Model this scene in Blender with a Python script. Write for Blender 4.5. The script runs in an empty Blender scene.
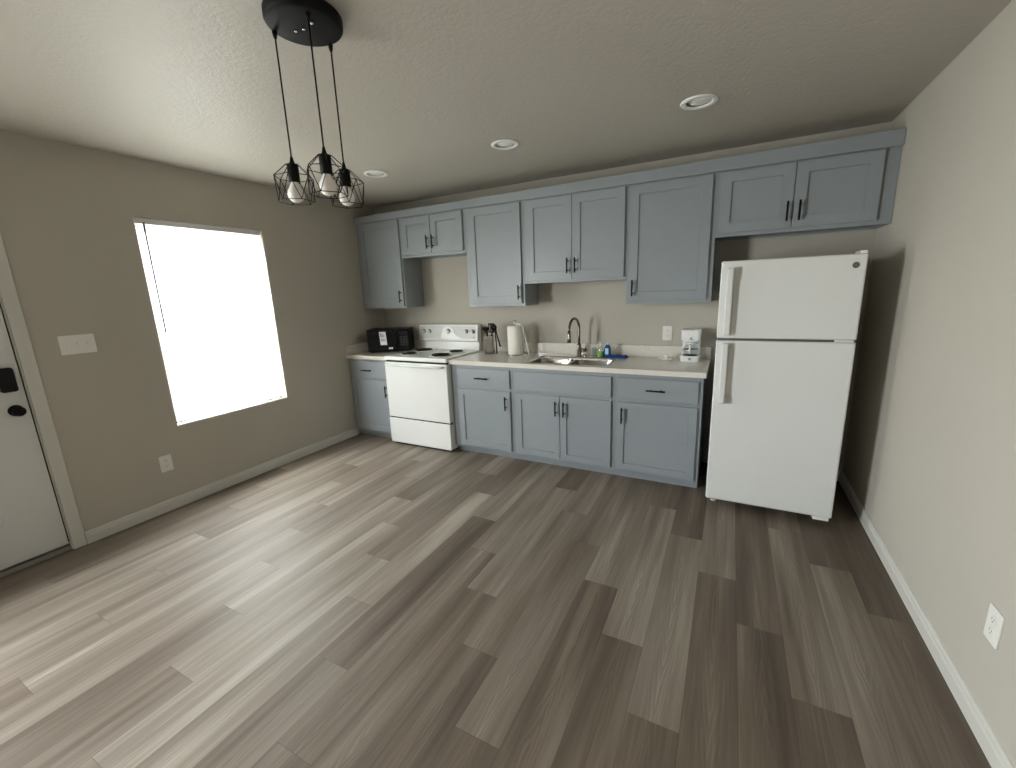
import bpy, bmesh, math, random
from mathutils import Vector, Matrix
random.seed(7)
PI = math.pi
S = bpy.context.scene
C = S.collection

# ---------------------------------------------------------------- camera
cam_d = bpy.data.cameras.new('camera')
cam = bpy.data.objects.new('camera', cam_d); C.objects.link(cam); S.camera = cam
CY, CP, CR = -0.4858, -0.2167, -0.0374
fw = Vector((math.sin(CY)*math.cos(CP), math.cos(CY)*math.cos(CP), math.sin(CP)))
rt = Vector((math.cos(CY), -math.sin(CY), 0)); up = rt.cross(fw)
r2 = math.cos(CR)*rt + math.sin(CR)*up; u2 = -math.sin(CR)*rt + math.cos(CR)*up
M = Matrix((r2, u2, -fw)).transposed().to_4x4()
M.translation = Vector((3.6603, -3.8445, 1.5245))
cam.matrix_world = M
cam_d.sensor_fit = 'HORIZONTAL'; cam_d.sensor_width = 36.0
cam_d.lens = 422.4753/1016*36.0
cam_d.clip_start = 0.02; cam_d.clip_end = 100

# ---------------------------------------------------------------- world (bright overcast day), exposure
SKY = 72.0
w = bpy.data.worlds.new('overcast_sky'); S.world = w; w.use_nodes = True
nt = w.node_tree; nt.nodes.clear()
out = nt.nodes.new('ShaderNodeOutputWorld'); bg = nt.nodes.new('ShaderNodeBackground')
tc = nt.nodes.new('ShaderNodeTexCoord'); sp = nt.nodes.new('ShaderNodeSeparateXYZ')
cr = nt.nodes.new('ShaderNodeValToRGB'); mr = nt.nodes.new('ShaderNodeMapRange')
mr.inputs[1].default_value = -0.8; mr.inputs[2].default_value = 0.6
nt.links.new(tc.outputs['Generated'], sp.inputs[0]); nt.links.new(sp.outputs[2], mr.inputs[0])
nt.links.new(mr.outputs[0], cr.inputs[0])
cr.color_ramp.elements[0].color = (0.17, 0.17, 0.16, 1); cr.color_ramp.elements[0].position = 0.0
cr.color_ramp.elements[1].color = (0.95, 0.965, 1.0, 1); cr.color_ramp.elements[1].position = 0.66
for p_, c_ in ((0.32, (0.34, 0.34, 0.32, 1)), (0.50, (0.82, 0.81, 0.79, 1))):
    cr.color_ramp.elements.new(p_).color = c_
nt.links.new(cr.outputs[0], bg.inputs[0]); bg.inputs[1].default_value = SKY
nt.links.new(bg.outputs[0], out.inputs[0])
S.view_settings.view_transform = 'Standard'; S.view_settings.look = 'None'
S.view_settings.gamma = 1.0; S.view_settings.use_curve_mapping = False
S.view_settings.exposure = -0.04
S.cycles.use_denoising = True
S.cycles.max_bounces = 14; S.cycles.diffuse_bounces = 8; S.cycles.transparent_max_bounces = 16
S.cycles.sample_clamp_indirect = 12.0
S.cycles.caustics_reflective = False; S.cycles.caustics_refractive = False

W, H = 4.5035, 2.4998
YREAR = -6.8
# windows on the left wall: (y0, y1, z0, z1)
WIN1 = (-2.295, -1.385, 0.61, 2.117)
WIN2 = (-5.45, -4.25, 0.50, 2.15)
DOOR = (-3.95, -2.998, 0.0, 2.075)
def portal(name, y0, y1, z0, z1):
    l = bpy.data.lights.new(name, 'AREA'); l.shape = 'RECTANGLE'
    l.size = z1-z0; l.size_y = y1-y0; l.energy = 1.0; l.cycles.is_portal = True
    o = bpy.data.objects.new(name, l); C.objects.link(o)
    o.location = (-0.16, (y0+y1)/2, (z0+z1)/2); o.rotation_euler = (0, -PI/2, 0)
portal('window_daylight_portal', *WIN1)
portal('window_daylight_portal.001', *WIN2)

# ---------------------------------------------------------------- helpers
def tag(o, label=None, cat=None, group=None, kind=None):
    if label: o['label'] = label
    if cat: o['category'] = cat
    if group: o['group'] = group
    if kind: o['kind'] = kind
    return o
def empty(name, loc=(0,0,0), rz=0.0):
    o = bpy.data.objects.new(name, None); C.objects.link(o)
    o.location = loc; o.rotation_euler = (0,0,rz); o.empty_display_size = 0.05
    return o
def thing(name, label, cat, loc=(0,0,0), rz=0.0, group=None):
    return tag(empty(name, loc, rz), label, cat, group)
def box(bm, x0, x1, y0, y1, z0, z1, mi=0):
    v = [bm.verts.new(p) for p in ((x0,y0,z0),(x1,y0,z0),(x1,y1,z0),(x0,y1,z0),(x0,y0,z1),(x1,y0,z1),(x1,y1,z1),(x0,y1,z1))]
    for q in ((3,2,1,0),(4,5,6,7),(0,1,5,4),(1,2,6,5),(2,3,7,6),(3,0,4,7)):
        f = bm.faces.new([v[i] for i in q]); f.material_index = mi
    return v
def lathe(bm, prof, c=(0,0,0), seg=28, axis='Z', mi=0, smooth=True):
    """prof: list of (radius, height)"""
    rings = []
    for (r, h) in prof:
        ring = []
        n = 1 if r < 1e-6 else seg
        for k in range(n):
            a = 2*PI*k/seg; x, y = r*math.cos(a), r*math.sin(a)
            p = (x, y, h) if axis == 'Z' else ((h, x, y) if axis == 'X' else (y, h, x))
            ring.append(bm.verts.new((c[0]+p[0], c[1]+p[1], c[2]+p[2])))
        rings.append(ring)
    for a, b in zip(rings, rings[1:]):
        for k in range(seg):
            k2 = (k+1) % seg
            if len(a) == 1 and len(b) == 1: continue
            if len(a) == 1: vs = [a[0], b[k2], b[k]]
            elif len(b) == 1: vs = [a[k], a[k2], b[0]]
            else: vs = [a[k], a[k2], b[k2], b[k]]
            try:
                f = bm.faces.new(vs); f.smooth = smooth; f.material_index = mi
            except ValueError: pass
    for ring, flip in ((rings[0], True), (rings[-1], False)):
        if len(ring) > 2:
            try:
                f = bm.faces.new(ring[::-1] if flip else ring); f.material_index = mi
            except ValueError: pass
def tube(bm, pts, r, seg=8, mi=0, cap=True, closed=False):
    pts = [Vector(p) for p in pts]; n = len(pts)
    rs = r if isinstance(r, (list, tuple)) else [r]*n
    rings = []; prev = None
    for i, p in enumerate(pts):
        if closed: t = pts[(i+1) % n]-pts[i-1]
        else: t = pts[min(i+1, n-1)]-pts[max(i-1, 0)]
        t.normalize()
        if prev is None:
            a = Vector((0,0,1)) if abs(t.z) < 0.9 else Vector((1,0,0))
            nn = t.cross(a).normalized()
        else:
            nn = (prev-t*prev.dot(t)).normalized()
        prev = nn; b = t.cross(nn)
        rings.append([bm.verts.new(p+rs[i]*(math.cos(2*PI*k/seg)*nn+math.sin(2*PI*k/seg)*b)) for k in range(seg)])
    pairs = list(zip(rings, rings[1:]))
    if closed: pairs.append((rings[-1], rings[0]))
    for a, b in pairs:
        for k in range(seg):
            f = bm.faces.new([a[k], a[(k+1) % seg], b[(k+1) % seg], b[k]]); f.smooth = True; f.material_index = mi
    if cap and not closed:
        bm.faces.new(rings[0][::-1]).material_index = mi; bm.faces.new(rings[-1]).material_index = mi
def prism(bm, poly, a0, a1, axis='Y', mi=0, smooth=False):
    """extrude a 2-D outline. axis Y: poly=(x,z); axis Z: poly=(x,y); axis X: poly=(y,z)"""
    def P(p, a):
        return {'Y': (p[0], a, p[1]), 'Z': (p[0], p[1], a), 'X': (a, p[0], p[1])}[axis]
    A = [bm.verts.new(P(p, a0)) for p in poly]; B = [bm.verts.new(P(p, a1)) for p in poly]
    n = len(poly)
    bm.faces.new(A[::-1]).material_index = mi; bm.faces.new(B).material_index = mi
    for k in range(n):
        f = bm.faces.new([A[k], A[(k+1) % n], B[(k+1) % n], B[k]]); f.material_index = mi; f.smooth = smooth
def rrect(x0, x1, y0, y1, r, n=5):
    pts = []
    for cx, cy, a0 in ((x1-r, y1-r, 0), (x0+r, y1-r, PI/2), (x0+r, y0+r, PI), (x1-r, y0+r, 1.5*PI)):
        for k in range(n+1):
            a = a0+PI/2*k/n; pts.append((cx+r*math.cos(a), cy+r*math.sin(a)))
    return pts
def obj(name, bm, mats, parent=None, bevel=0.0, seg=2, fix=True):
    if fix: bmesh.ops.recalc_face_normals(bm, faces=bm.faces)
    me = bpy.data.meshes.new(name); bm.to_mesh(me); bm.free()
    for m in (mats if isinstance(mats, (list, tuple)) else [mats]): me.materials.append(m)
    o = bpy.data.objects.new(name, me); C.objects.link(o)
    if parent: o.parent = parent
    if bevel:
        b = o.modifiers.new('bevel', 'BEVEL'); b.width = bevel; b.segments = seg; b.limit_method = 'ANGLE'
        b.angle_limit = math.radians(40); b.harden_normals = False
    return o

def part(name, fn, mats, parent, bevel=0.0, seg=2):
    bm = bmesh.new(); fn(bm); return obj(name, bm, mats, parent, bevel, seg)
def pbox(name, mats, parent, x0, x1, y0, y1, z0, z1, bevel=0.0):
    bm = bmesh.new(); box(bm, x0, x1, y0, y1, z0, z1); return obj(name, bm, mats, parent, bevel)
def struct(name, bm, mats, bevel=0.0, parent=None):
    o = obj(name, bm, mats, parent, bevel)
    if parent is None: o['kind'] = 'structure'
    return o

# ---------------------------------------------------------------- materials
def new_mat(name):
    m = bpy.data.materials.new(name); m.use_nodes = True
    b = m.node_tree.nodes['Principled BSDF']; return m, m.node_tree, b
def mat(name, col, rough=0.5, metal=0.0, spec=0.5, noise=0.0, nscale=40, bump=0.0, bscale=200, **kw):
    m, t, b = new_mat(name)
    b.inputs['Base Color'].default_value = (*col, 1); b.inputs['Roughness'].default_value = rough
    b.inputs['Metallic'].default_value = metal; b.inputs['Specular IOR Level'].default_value = spec
    for k, v in kw.items(): b.inputs[k].default_value = v
    g = t.nodes.new('ShaderNodeNewGeometry')
    if noise or bump:
        if noise:
            n = t.nodes.new('ShaderNodeTexNoise'); n.inputs['Scale'].default_value = nscale; n.inputs['Detail'].default_value = 3
            t.links.new(g.outputs['Position'], n.inputs['Vector'])
            mx = t.nodes.new('ShaderNodeMix'); mx.data_type = 'RGBA'
            mx.inputs[6].default_value = (*[c*(1-noise) for c in col], 1); mx.inputs[7].default_value = (*[min(1, c*(1+noise)) for c in col], 1)
            t.links.new(n.outputs[0], mx.inputs[0]); t.links.new(mx.outputs[2], b.inputs['Base Color'])
        if bump:
            n = t.nodes.new('ShaderNodeTexNoise'); n.inputs['Scale'].default_value = bscale; n.inputs['Detail'].default_value = 2
            t.links.new(g.outputs['Position'], n.inputs['Vector'])
            bp = t.nodes.new('ShaderNodeBump'); bp.inputs['Strength'].default_value = bump; bp.inputs['Distance'].default_value = 0.002
            t.links.new(n.outputs[0], bp.inputs['Height']); t.links.new(bp.outputs[0], b.inputs['Normal'])
    return m
WALL = mat('greige_wall_paint', (0.475, 0.447, 0.392), 0.75, noise=0.02, nscale=3, bump=0.25, bscale=140, spec=0.3)
CEIL, ct, cb = new_mat('textured_ceiling_paint')
cb.inputs['Base Color'].default_value = (0.50, 0.468, 0.415, 1); cb.inputs['Roughness'].default_value = 0.5
cb.inputs['Specular IOR Level'].default_value = 0.4
g = ct.nodes.new('ShaderNodeNewGeometry'); n1 = ct.nodes.new('ShaderNodeTexNoise'); n1.inputs['Scale'].default_value = 55
n1.inputs['Detail'].default_value = 4; n1.inputs['Roughness'].default_value = 0.6
bp = ct.nodes.new('ShaderNodeBump'); bp.inputs['Strength'].default_value = 0.6; bp.inputs['Distance'].default_value = 0.005
ct.links.new(g.outputs['Position'], n1.inputs['Vector']); ct.links.new(n1.outputs[0], bp.inputs['Height'])
ct.links.new(bp.outputs[0], cb.inputs['Normal'])
TRIM = mat('white_trim_paint', (0.60, 0.59, 0.55), 0.4, noise=0.015, nscale=8)
DOORW = mat('white_door_paint', (0.66, 0.66, 0.65), 0.4, noise=0.015, nscale=8)
CAB = mat('blue_grey_cabinet_paint', (0.268, 0.296, 0.318), 0.38, noise=0.03, nscale=14)
CABIN = mat('cabinet_dark_side_paint', (0.235, 0.285, 0.325), 0.5, noise=0.03, nscale=14)
BLACK = mat('black_metal', (0.005, 0.005, 0.005), 0.5, 0.0, spec=0.15, noise=0.1, nscale=60)
BLACKP = mat('black_plastic', (0.005, 0.005, 0.0055), 0.35, spec=0.2, noise=0.1, nscale=60)
WHITE = mat('white_enamel', (0.80, 0.81, 0.80), 0.22, noise=0.01, nscale=10)
FRIDGE = mat('white_textured_appliance_steel', (0.72, 0.73, 0.72), 0.36, noise=0.01, nscale=10, bump=0.12, bscale=900)
GREYP = mat('light_grey_panel', (0.55, 0.56, 0.56), 0.35, noise=0.02)
GREYD = mat('dark_grey_plastic', (0.10, 0.10, 0.10), 0.45, noise=0.05)
GREYM = mat('mid_grey_plastic', (0.34, 0.34, 0.32), 0.45, noise=0.04)
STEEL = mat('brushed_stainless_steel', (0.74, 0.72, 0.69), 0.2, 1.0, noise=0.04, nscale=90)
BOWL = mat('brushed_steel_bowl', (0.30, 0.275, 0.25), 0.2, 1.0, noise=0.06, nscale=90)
NICKEL = mat('brushed_nickel', (0.24, 0.21, 0.185), 0.27, 1.0, noise=0.04, nscale=90)
CHROME = mat('chrome', (0.75, 0.75, 0.75), 0.12, 1.0, noise=0.02)
PLATE = mat('white_plastic_plate', (0.78, 0.77, 0.73), 0.35, noise=0.015)
PAPER = mat('white_paper', (0.84, 0.82, 0.76), 0.85, noise=0.03, nscale=60, bump=0.4, bscale=300)
LABEL = mat('white_sticker', (0.85, 0.86, 0.87), 0.5, noise=0.02)
PRINT = mat('grey_print', (0.18, 0.19, 0.22), 0.6, noise=0.02)
BLUE = mat('blue_dish_soap', (0.008, 0.07, 0.26), 0.15, noise=0.1, nscale=60)
BLUEC = mat('blue_cloth', (0.006, 0.045, 0.22), 0.8, noise=0.2, nscale=120, bump=0.5, bscale=500)
GREEN = mat('green_sponge', (0.22, 0.38, 0.06), 0.9, noise=0.25, nscale=200, bump=0.6, bscale=500)

PANM = mat('satin_drip_pan', (0.85, 0.84, 0.82), 0.4, 0.6, noise=0.03)
COIL = mat('burnt_burner_coil', (0.014, 0.013, 0.012), 0.55, 0.4, noise=0.2, nscale=80)
BULB = mat('frosted_white_bulb_glass', (0.86, 0.86, 0.84), 0.25, noise=0.01, **{'Subsurface Weight': 0.2})
LENS = mat('frosted_lamp_lens', (0.88, 0.87, 0.84), 0.4, noise=0.02)
COFFEE = mat('smoked_glass', (0.35, 0.36, 0.36), 0.05, noise=0.0, **{'Transmission Weight': 0.8, 'IOR': 1.3})
DARKGAP = mat('black_rubber', (0.006, 0.006, 0.006), 0.8, noise=0.1)
EXTW = mat('exterior_siding', (0.6, 0.6, 0.58), 0.8, noise=0.05)

def mix_glass(name, col=(0.95, 0.97, 0.96)):
    m = bpy.data.materials.new(name); m.use_nodes = True; t = m.node_tree; t.nodes.clear()
    o = t.nodes.new('ShaderNodeOutputMaterial'); a = t.nodes.new('ShaderNodeBsdfTransparent'); b = t.nodes.new('ShaderNodeBsdfGlossy')
    a.inputs[0].default_value = (*col, 1); b.inputs['Roughness'].default_value = 0.02
    x = t.nodes.new('ShaderNodeMixShader'); x.inputs[0].default_value = 0.08
    t.links.new(a.outputs[0], x.inputs[1]); t.links.new(b.outputs[0], x.inputs[2])
    t.links.new(x.outputs[0], o.inputs[0]); return m
GLASS = mix_glass('window_glass')
def slat_mat():
    m = bpy.data.materials.new('translucent_white_vinyl_slat'); m.use_nodes = True; t = m.node_tree; t.nodes.clear()
    o = t.nodes.new('ShaderNodeOutputMaterial'); d = t.nodes.new('ShaderNodeBsdfDiffuse'); tl = t.nodes.new('ShaderNodeBsdfTranslucent')
    tr = t.nodes.new('ShaderNodeBsdfTransparent'); g = t.nodes.new('ShaderNodeNewGeometry'); n = t.nodes.new('ShaderNodeTexNoise')
    n.inputs['Scale'].default_value = 12; t.links.new(g.outputs['Position'], n.inputs['Vector'])
    mx = t.nodes.new('ShaderNodeMix'); mx.data_type = 'RGBA'
    mx.inputs[6].default_value = (0.88, 0.87, 0.83, 1); mx.inputs[7].default_value = (0.93, 0.92, 0.89, 1)
    t.links.new(n.outputs[0], mx.inputs[0]); t.links.new(mx.outputs[2], d.inputs[0]); t.links.new(mx.outputs[2], tl.inputs[0])
    tr.inputs[0].default_value = (0.97, 0.96, 0.92, 1)
    a = t.nodes.new('ShaderNodeMixShader'); a.inputs[0].default_value = 0.26
    b = t.nodes.new('ShaderNodeMixShader'); b.inputs[0].default_value = 0.07
    t.links.new(d.outputs[0], a.inputs[1]); t.links.new(tl.outputs[0], a.inputs[2])
    t.links.new(a.outputs[0], b.inputs[1]); t.links.new(tr.outputs[0], b.inputs[2]); t.links.new(b.outputs[0], o.inputs[0])
    return m
SLAT = slat_mat(); CLEARP = mix_glass('clear_plastic', (0.88, 0.93, 0.90))

def quartz():
    m, t, b = new_mat('pale_speckled_countertop')
    g = t.nodes.new('ShaderNodeNewGeometry')
    n = t.nodes.new('ShaderNodeTexNoise'); n.inputs['Scale'].default_value = 220; n.inputs['Detail'].default_value = 2
    n2 = t.nodes.new('ShaderNodeTexNoise'); n2.inputs['Scale'].default_value = 9; n2.inputs['Detail'].default_value = 4
    t.links.new(g.outputs['Position'], n.inputs['Vector']); t.links.new(g.outputs['Position'], n2.inputs['Vector'])
    r = t.nodes.new('ShaderNodeValToRGB'); r.color_ramp.elements[0].position = 0.32; r.color_ramp.elements[1].position = 0.5
    r.color_ramp.elements[0].color = (0.58, 0.54, 0.48, 1); r.color_ramp.elements[1].color = (0.78, 0.75, 0.69, 1)
    t.links.new(n.outputs[0], r.inputs[0])
    mx = t.nodes.new('ShaderNodeMix'); mx.data_type = 'RGBA'; mx.blend_type = 'MULTIPLY'; mx.inputs[0].default_value = 0.08
    t.links.new(r.outputs[0], mx.inputs[6]); t.links.new(n2.outputs[0], mx.inputs[7]); t.links.new(mx.outputs[2], b.inputs['Base Color'])
    b.inputs['Roughness'].default_value = 0.16
    return m
QUARTZ = quartz()

# vinyl plank floor: every plank carries a tone (light falloff included) / grain seed as mesh attributes, grain is procedural
def floor_mat():
    m, t, b = new_mat('grey_brown_vinyl_plank')
    L = t.links.new
    def N(ty, **kw):
        n = t.nodes.new(ty)
        for k, v in kw.items(): setattr(n, k, v)
        return n
    def math_(op, a, bb=None, c=None):
        n = N('ShaderNodeMath', operation=op)
        for i, v in enumerate((a, bb, c)):
            if v is None: continue
            if isinstance(v, (int, float)): n.inputs[i].default_value = v
            else: L(v, n.inputs[i])
        return n.outputs[0]
    at = N('ShaderNodeAttribute', attribute_name='tone'); se = N('ShaderNodeAttribute', attribute_name='seed')
    uv = N('ShaderNodeUVMap', uv_map='plank')
    su = N('ShaderNodeSeparateXYZ'); L(uv.outputs[0], su.inputs[0])
    u, v = su.outputs[0], su.outputs[1]          # metres across / along this plank
    seedx = math_('MULTIPLY', se.outputs['Fac'], 37.0)
    def noise(su_, sv_, scale, detail=3, rough=0.55, dist=0.0):
        c = N('ShaderNodeCombineXYZ'); L(math_('MULTIPLY', u, su_), c.inputs[0]); L(math_('MULTIPLY', v, sv_), c.inputs[1]); L(seedx, c.inputs[2])
        n = N('ShaderNodeTexNoise'); n.inputs['Scale'].default_value = scale; n.inputs['Detail'].default_value = detail
        n.inputs['Roughness'].default_value = rough; n.inputs['Distortion'].default_value = dist
        L(c.outputs[0], n.inputs['Vector']); return n.outputs[0]
    broad = noise(9.0, 0.7, 1.0, 2, 0.4)            # wide soft streaks
    mid = noise(40.0, 1.5, 1.0, 4, 0.6)             # narrower streaks
    fine = noise(230.0, 5.0, 1.0, 3, 0.6)           # fibre
    # cathedral grain: warped rings across the plank
    wn = noise(5.0, 1.6, 1.0, 3, 0.5)
    cc = math_('SUBTRACT', u, 0.09)
    d = math_('ADD', math_('ABSOLUTE', cc), math_('MULTIPLY', wn, 0.10))
    vv = math_('MULTIPLY', math_('ABSOLUTE', math_('SUBTRACT', v, math_('MULTIPLY', se.outputs['Fac'], 1.1))), 0.09)
    ring = math_('SINE', math_('MULTIPLY', math_('ADD', d, vv), 420.0))
    ring = math_('POWER', math_('MULTIPLY_ADD', ring, 0.5, 0.5), 3.0)
    near = math_('SUBTRACT', 1.0, math_('MINIMUM', math_('DIVIDE', math_('ABSOLUTE', cc), 0.055), 1.0))
    ringm = math_('MULTIPLY', math_('MULTIPLY', ring, near), noise(9.0, 1.2, 1.0, 1))
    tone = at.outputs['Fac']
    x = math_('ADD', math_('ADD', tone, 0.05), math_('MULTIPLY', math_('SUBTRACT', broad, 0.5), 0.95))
    x = math_('ADD', x, math_('MULTIPLY', math_('SUBTRACT', mid, 0.5), 0.55))
    x = math_('ADD', x, math_('MULTIPLY', math_('SUBTRACT', fine, 0.5), 0.26))
    x = math_('ADD', x, math_('MULTIPLY', ringm, 0.26))
    r = N('ShaderNodeValToRGB'); e = r.color_ramp.elements
    e[0].position = 0.0; e[0].color = (0.060, 0.047, 0.037, 1); e[1].position = 1.0; e[1].color = (0.355, 0.318, 0.268, 1)
    m1 = e.new(0.4); m1.color = (0.140, 0.109, 0.083, 1); m2 = e.new(0.7); m2.color = (0.222, 0.188, 0.152, 1)
    L(x, r.inputs[0])
    # seams
    wd, ln = N('ShaderNodeAttribute', attribute_name='pw'), N('ShaderNodeAttribute', attribute_name='plen')
    eu = math_('MINIMUM', u, math_('SUBTRACT', wd.outputs['Fac'], u)); ev = math_('MINIMUM', v, math_('SUBTRACT', ln.outputs['Fac'], v))
    sm = math_('LESS_THAN', math_('MINIMUM', eu, ev), 0.0009)
    mx = N('ShaderNodeMix', data_type='RGBA'); L(math_('MULTIPLY', sm, 0.55), mx.inputs[0]); L(r.outputs[0], mx.inputs[6])
    mx.inputs[7].default_value = (0.03, 0.025, 0.02, 1); L(mx.outputs[2], b.inputs['Base Color'])
    L(math_('MULTIPLY_ADD', fine, 0.14, 0.44), b.inputs['Roughness'])
    b.inputs['Specular IOR Level'].default_value = 0.35
    bp = N('ShaderNodeBump'); bp.inputs['Strength'].default_value = 0.22; bp.inputs['Distance'].default_value = 0.0015
    hh = math_('SUBTRACT', math_('ADD', math_('MULTIPLY', fine, 0.7), math_('MULTIPLY', mid, 0.5)), math_('MULTIPLY', sm, 1.0))
    L(hh, bp.inputs['Height']); L(bp.outputs[0], b.inputs['Normal'])
    return m
FLOOR = floor_mat()

# ---------------------------------------------------------------- room shell
def build_floor():
    PW, PL = 0.18, 1.275
    known = {(14,-2.25,'n'):.30,(14,-2.25,'f'):.62,(17,-1.92,'n'):.30,(17,-1.92,'f'):.52,(20,-1.6,'f'):.62,(20,-1.6,'n'):.30,
             (18,-2.25,'f'):.60,(18,-2.25,'n'):.30,(19,-2.56,'f'):.58,(19,-2.56,'n'):.30,(22,-2.25,'f'):.52,(22,-2.25,'n'):.20,
             (24,-1.6,'f'):.22,(24,-1.6,'n'):.45,(23,-1.28,'f'):.22,(23,-1.28,'n'):.52,(21,-1.9,'f'):.32,(21,-1.9,'n'):.28,
             (6,-3.52,'n'):.42,(6,-3.52,'f'):.58,(9,-3.2,'n'):.42,(9,-3.2,'f'):.64,(8,-2.84,'n'):.44,(8,-2.84,'f'):.66,
             (12,-2.84,'f'):.30,(12,-2.84,'n'):.55,(12,-1.57,'f'):.66,(10,-2.25,'f'):.45,(10,-2.25,'n'):.72,(10,-.97,'f'):.66,
             (3,-1.27,'n'):.36,(3,-1.27,'f'):.6,(7,-1.27,'n'):.55,(7,-1.27,'f'):.64,(8,-1.56,'f'):.38,
             (11,-1.28,'f'):.40,(11,-1.28,'n'):.72,(11,-2.56,'n'):.62,(13,-1.91,'f'):.62,(13,-1.91,'n'):.42,
             (15,-1.28,'n'):.48,(15,-1.28,'f'):.6,(15,-2.56,'n'):.3,(16,-1.6,'f'):.5,(16,-1.6,'n'):.44,(16,-2.87,'n'):.3,
             (4,-1.6,'n'):.58,(5,-1.9,'n'):.56,(5,-1.9,'f'):.62,(2,-2.25,'f'):.5,(1,-1.9,'n'):.42,(0,-2.8,'f'):.4,(7,-2.56,'n'):.6}
    bm = bmesh.new(); uvl = bm.loops.layers.uv.new('plank')
    lt = [bm.faces.layers.float.new(n) for n in ('tone', 'seed', 'pw', 'plen')]
    rows = int(math.ceil(W/PW))
    for r in range(rows):
        x0, x1 = r*PW, min((r+1)*PW, W)
        j = -1.28-0.3188*((r+1) % 4)
        while j < 0: j += PL
        y1 = j
        while y1 > YREAR:
            y0 = y1-PL
            a, b_ = max(y0, YREAR), min(y1, 0.0)
            if b_ > a+1e-4:
                f = bm.faces.new([bm.verts.new(p) for p in ((x0,a,0),(x1,a,0),(x1,b_,0),(x0,b_,0))])
                tone = random.choice((.36,.42,.48,.54,.6,.66) if 8 < r < 17 else (.44,.48,.52,.56,.60) if r < 9 else (.25,.3,.36,.42,.48))  # right-hand rows toned darker to paint window light falling off across the floor
                for (kr, ky, side), tv in known.items():
                    if kr == r and ((side == 'n' and abs(y1-ky) < .1) or (side == 'f' and abs(y0-ky) < .1)): tone = tv
                sd = random.random()
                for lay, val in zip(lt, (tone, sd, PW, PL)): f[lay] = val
                for lp, (uu, vv_) in zip(f.loops, ((0, a-y0), (x1-x0, a-y0), (x1-x0, b_-y0), (0, b_-y0))): lp[uvl].uv = (uu, vv_)
            y1 = y0
    box(bm, -0.14, W+0.1, YREAR-0.1, 0.1, -0.12, -0.002, 1)
    me = bpy.data.meshes.new('floor'); bm.to_mesh(me); bm.free()
    me.materials.append(FLOOR); me.materials.append(DARKGAP)
    o = bpy.data.objects.new('floor', me); C.objects.link(o); o['kind'] = 'structure'
build_floor()
bm = bmesh.new(); box(bm, -0.14, W+0.1, YREAR-0.1, 0.1, H, H+0.1); struct('ceiling', bm, CEIL)
bm = bmesh.new(); box(bm, -0.14, W+0.1, 0.0, 0.1, 0, H); struct('wall_back', bm, WALL)
bm = bmesh.new(); box(bm, W, W+0.1, YREAR, 0.0, 0, H); struct('wall_right', bm, WALL)
bm = bmesh.new(); box(bm, -0.14, W+0.1, YREAR-0.1, YREAR, 0, H); struct('wall_rear', bm, mat('bounce_cut_rear_wall_paint', (0.16, 0.15, 0.14), 0.8, noise=0.02))  # unseen wall, its colour darkened to cut bounced fill light
bm = bmesh.new()
TW = -0.14
def wall_strip(y0, y1, z0, z1): box(bm, TW, 0, y0, y1, z0, z1)
wall_strip(YREAR, WIN2[0], 0, H); wall_strip(WIN2[1], DOOR[0], 0, H); wall_strip(DOOR[1], WIN1[0], 0, H); wall_strip(WIN1[1], 0.0, 0, H)
for wn in (WIN1, WIN2): wall_strip(wn[0], wn[1], 0, wn[2]); wall_strip(wn[0], wn[1], wn[3], H)
wall_strip(DOOR[0], DOOR[1], DOOR[3], H)
struct('wall_left', bm, WALL)

# baseboards (profile: flat board, stepped top)
def baseboard(name, kind, a0, a1):
    bm = bmesh.new()
    prof = [(0.0, 0.0), (0.015, 0.0), (0.015, 0.055), (0.011, 0.062), (0.011, 0.072), (0.006, 0.083), (0.0, 0.085)]
    if kind == 'L': 
        A = [bm.verts.new((d, a0, z)) for d, z in prof]; B = [bm.verts.new((d, a1, z)) for d, z in prof]
    elif kind == 'R':
        A = [bm.verts.new((W-d, a0, z)) for d, z in prof]; B = [bm.verts.new((W-d, a1, z)) for d, z in prof]
    else:
        A = [bm.verts.new((a0, -d, z)) for d, z in prof]; B = [bm.verts.new((a1, -d, z)) for d, z in prof]
    n = len(prof); bm.faces.new(A); bm.faces.new(B[::-1])
    for k in range(n): bm.faces.new([A[k], B[k], B[(k+1) % n], A[(k+1) % n]])
    struct(name, bm, TRIM)
baseboard('baseboard_left', 'L', -2.932, -0.612)
baseboard('baseboard_left', 'L', YREAR, -4.02)
baseboard('baseboard_right', 'R', YREAR, 0.0)
baseboard('baseboard_back', 'B', 3.545, W)

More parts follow.
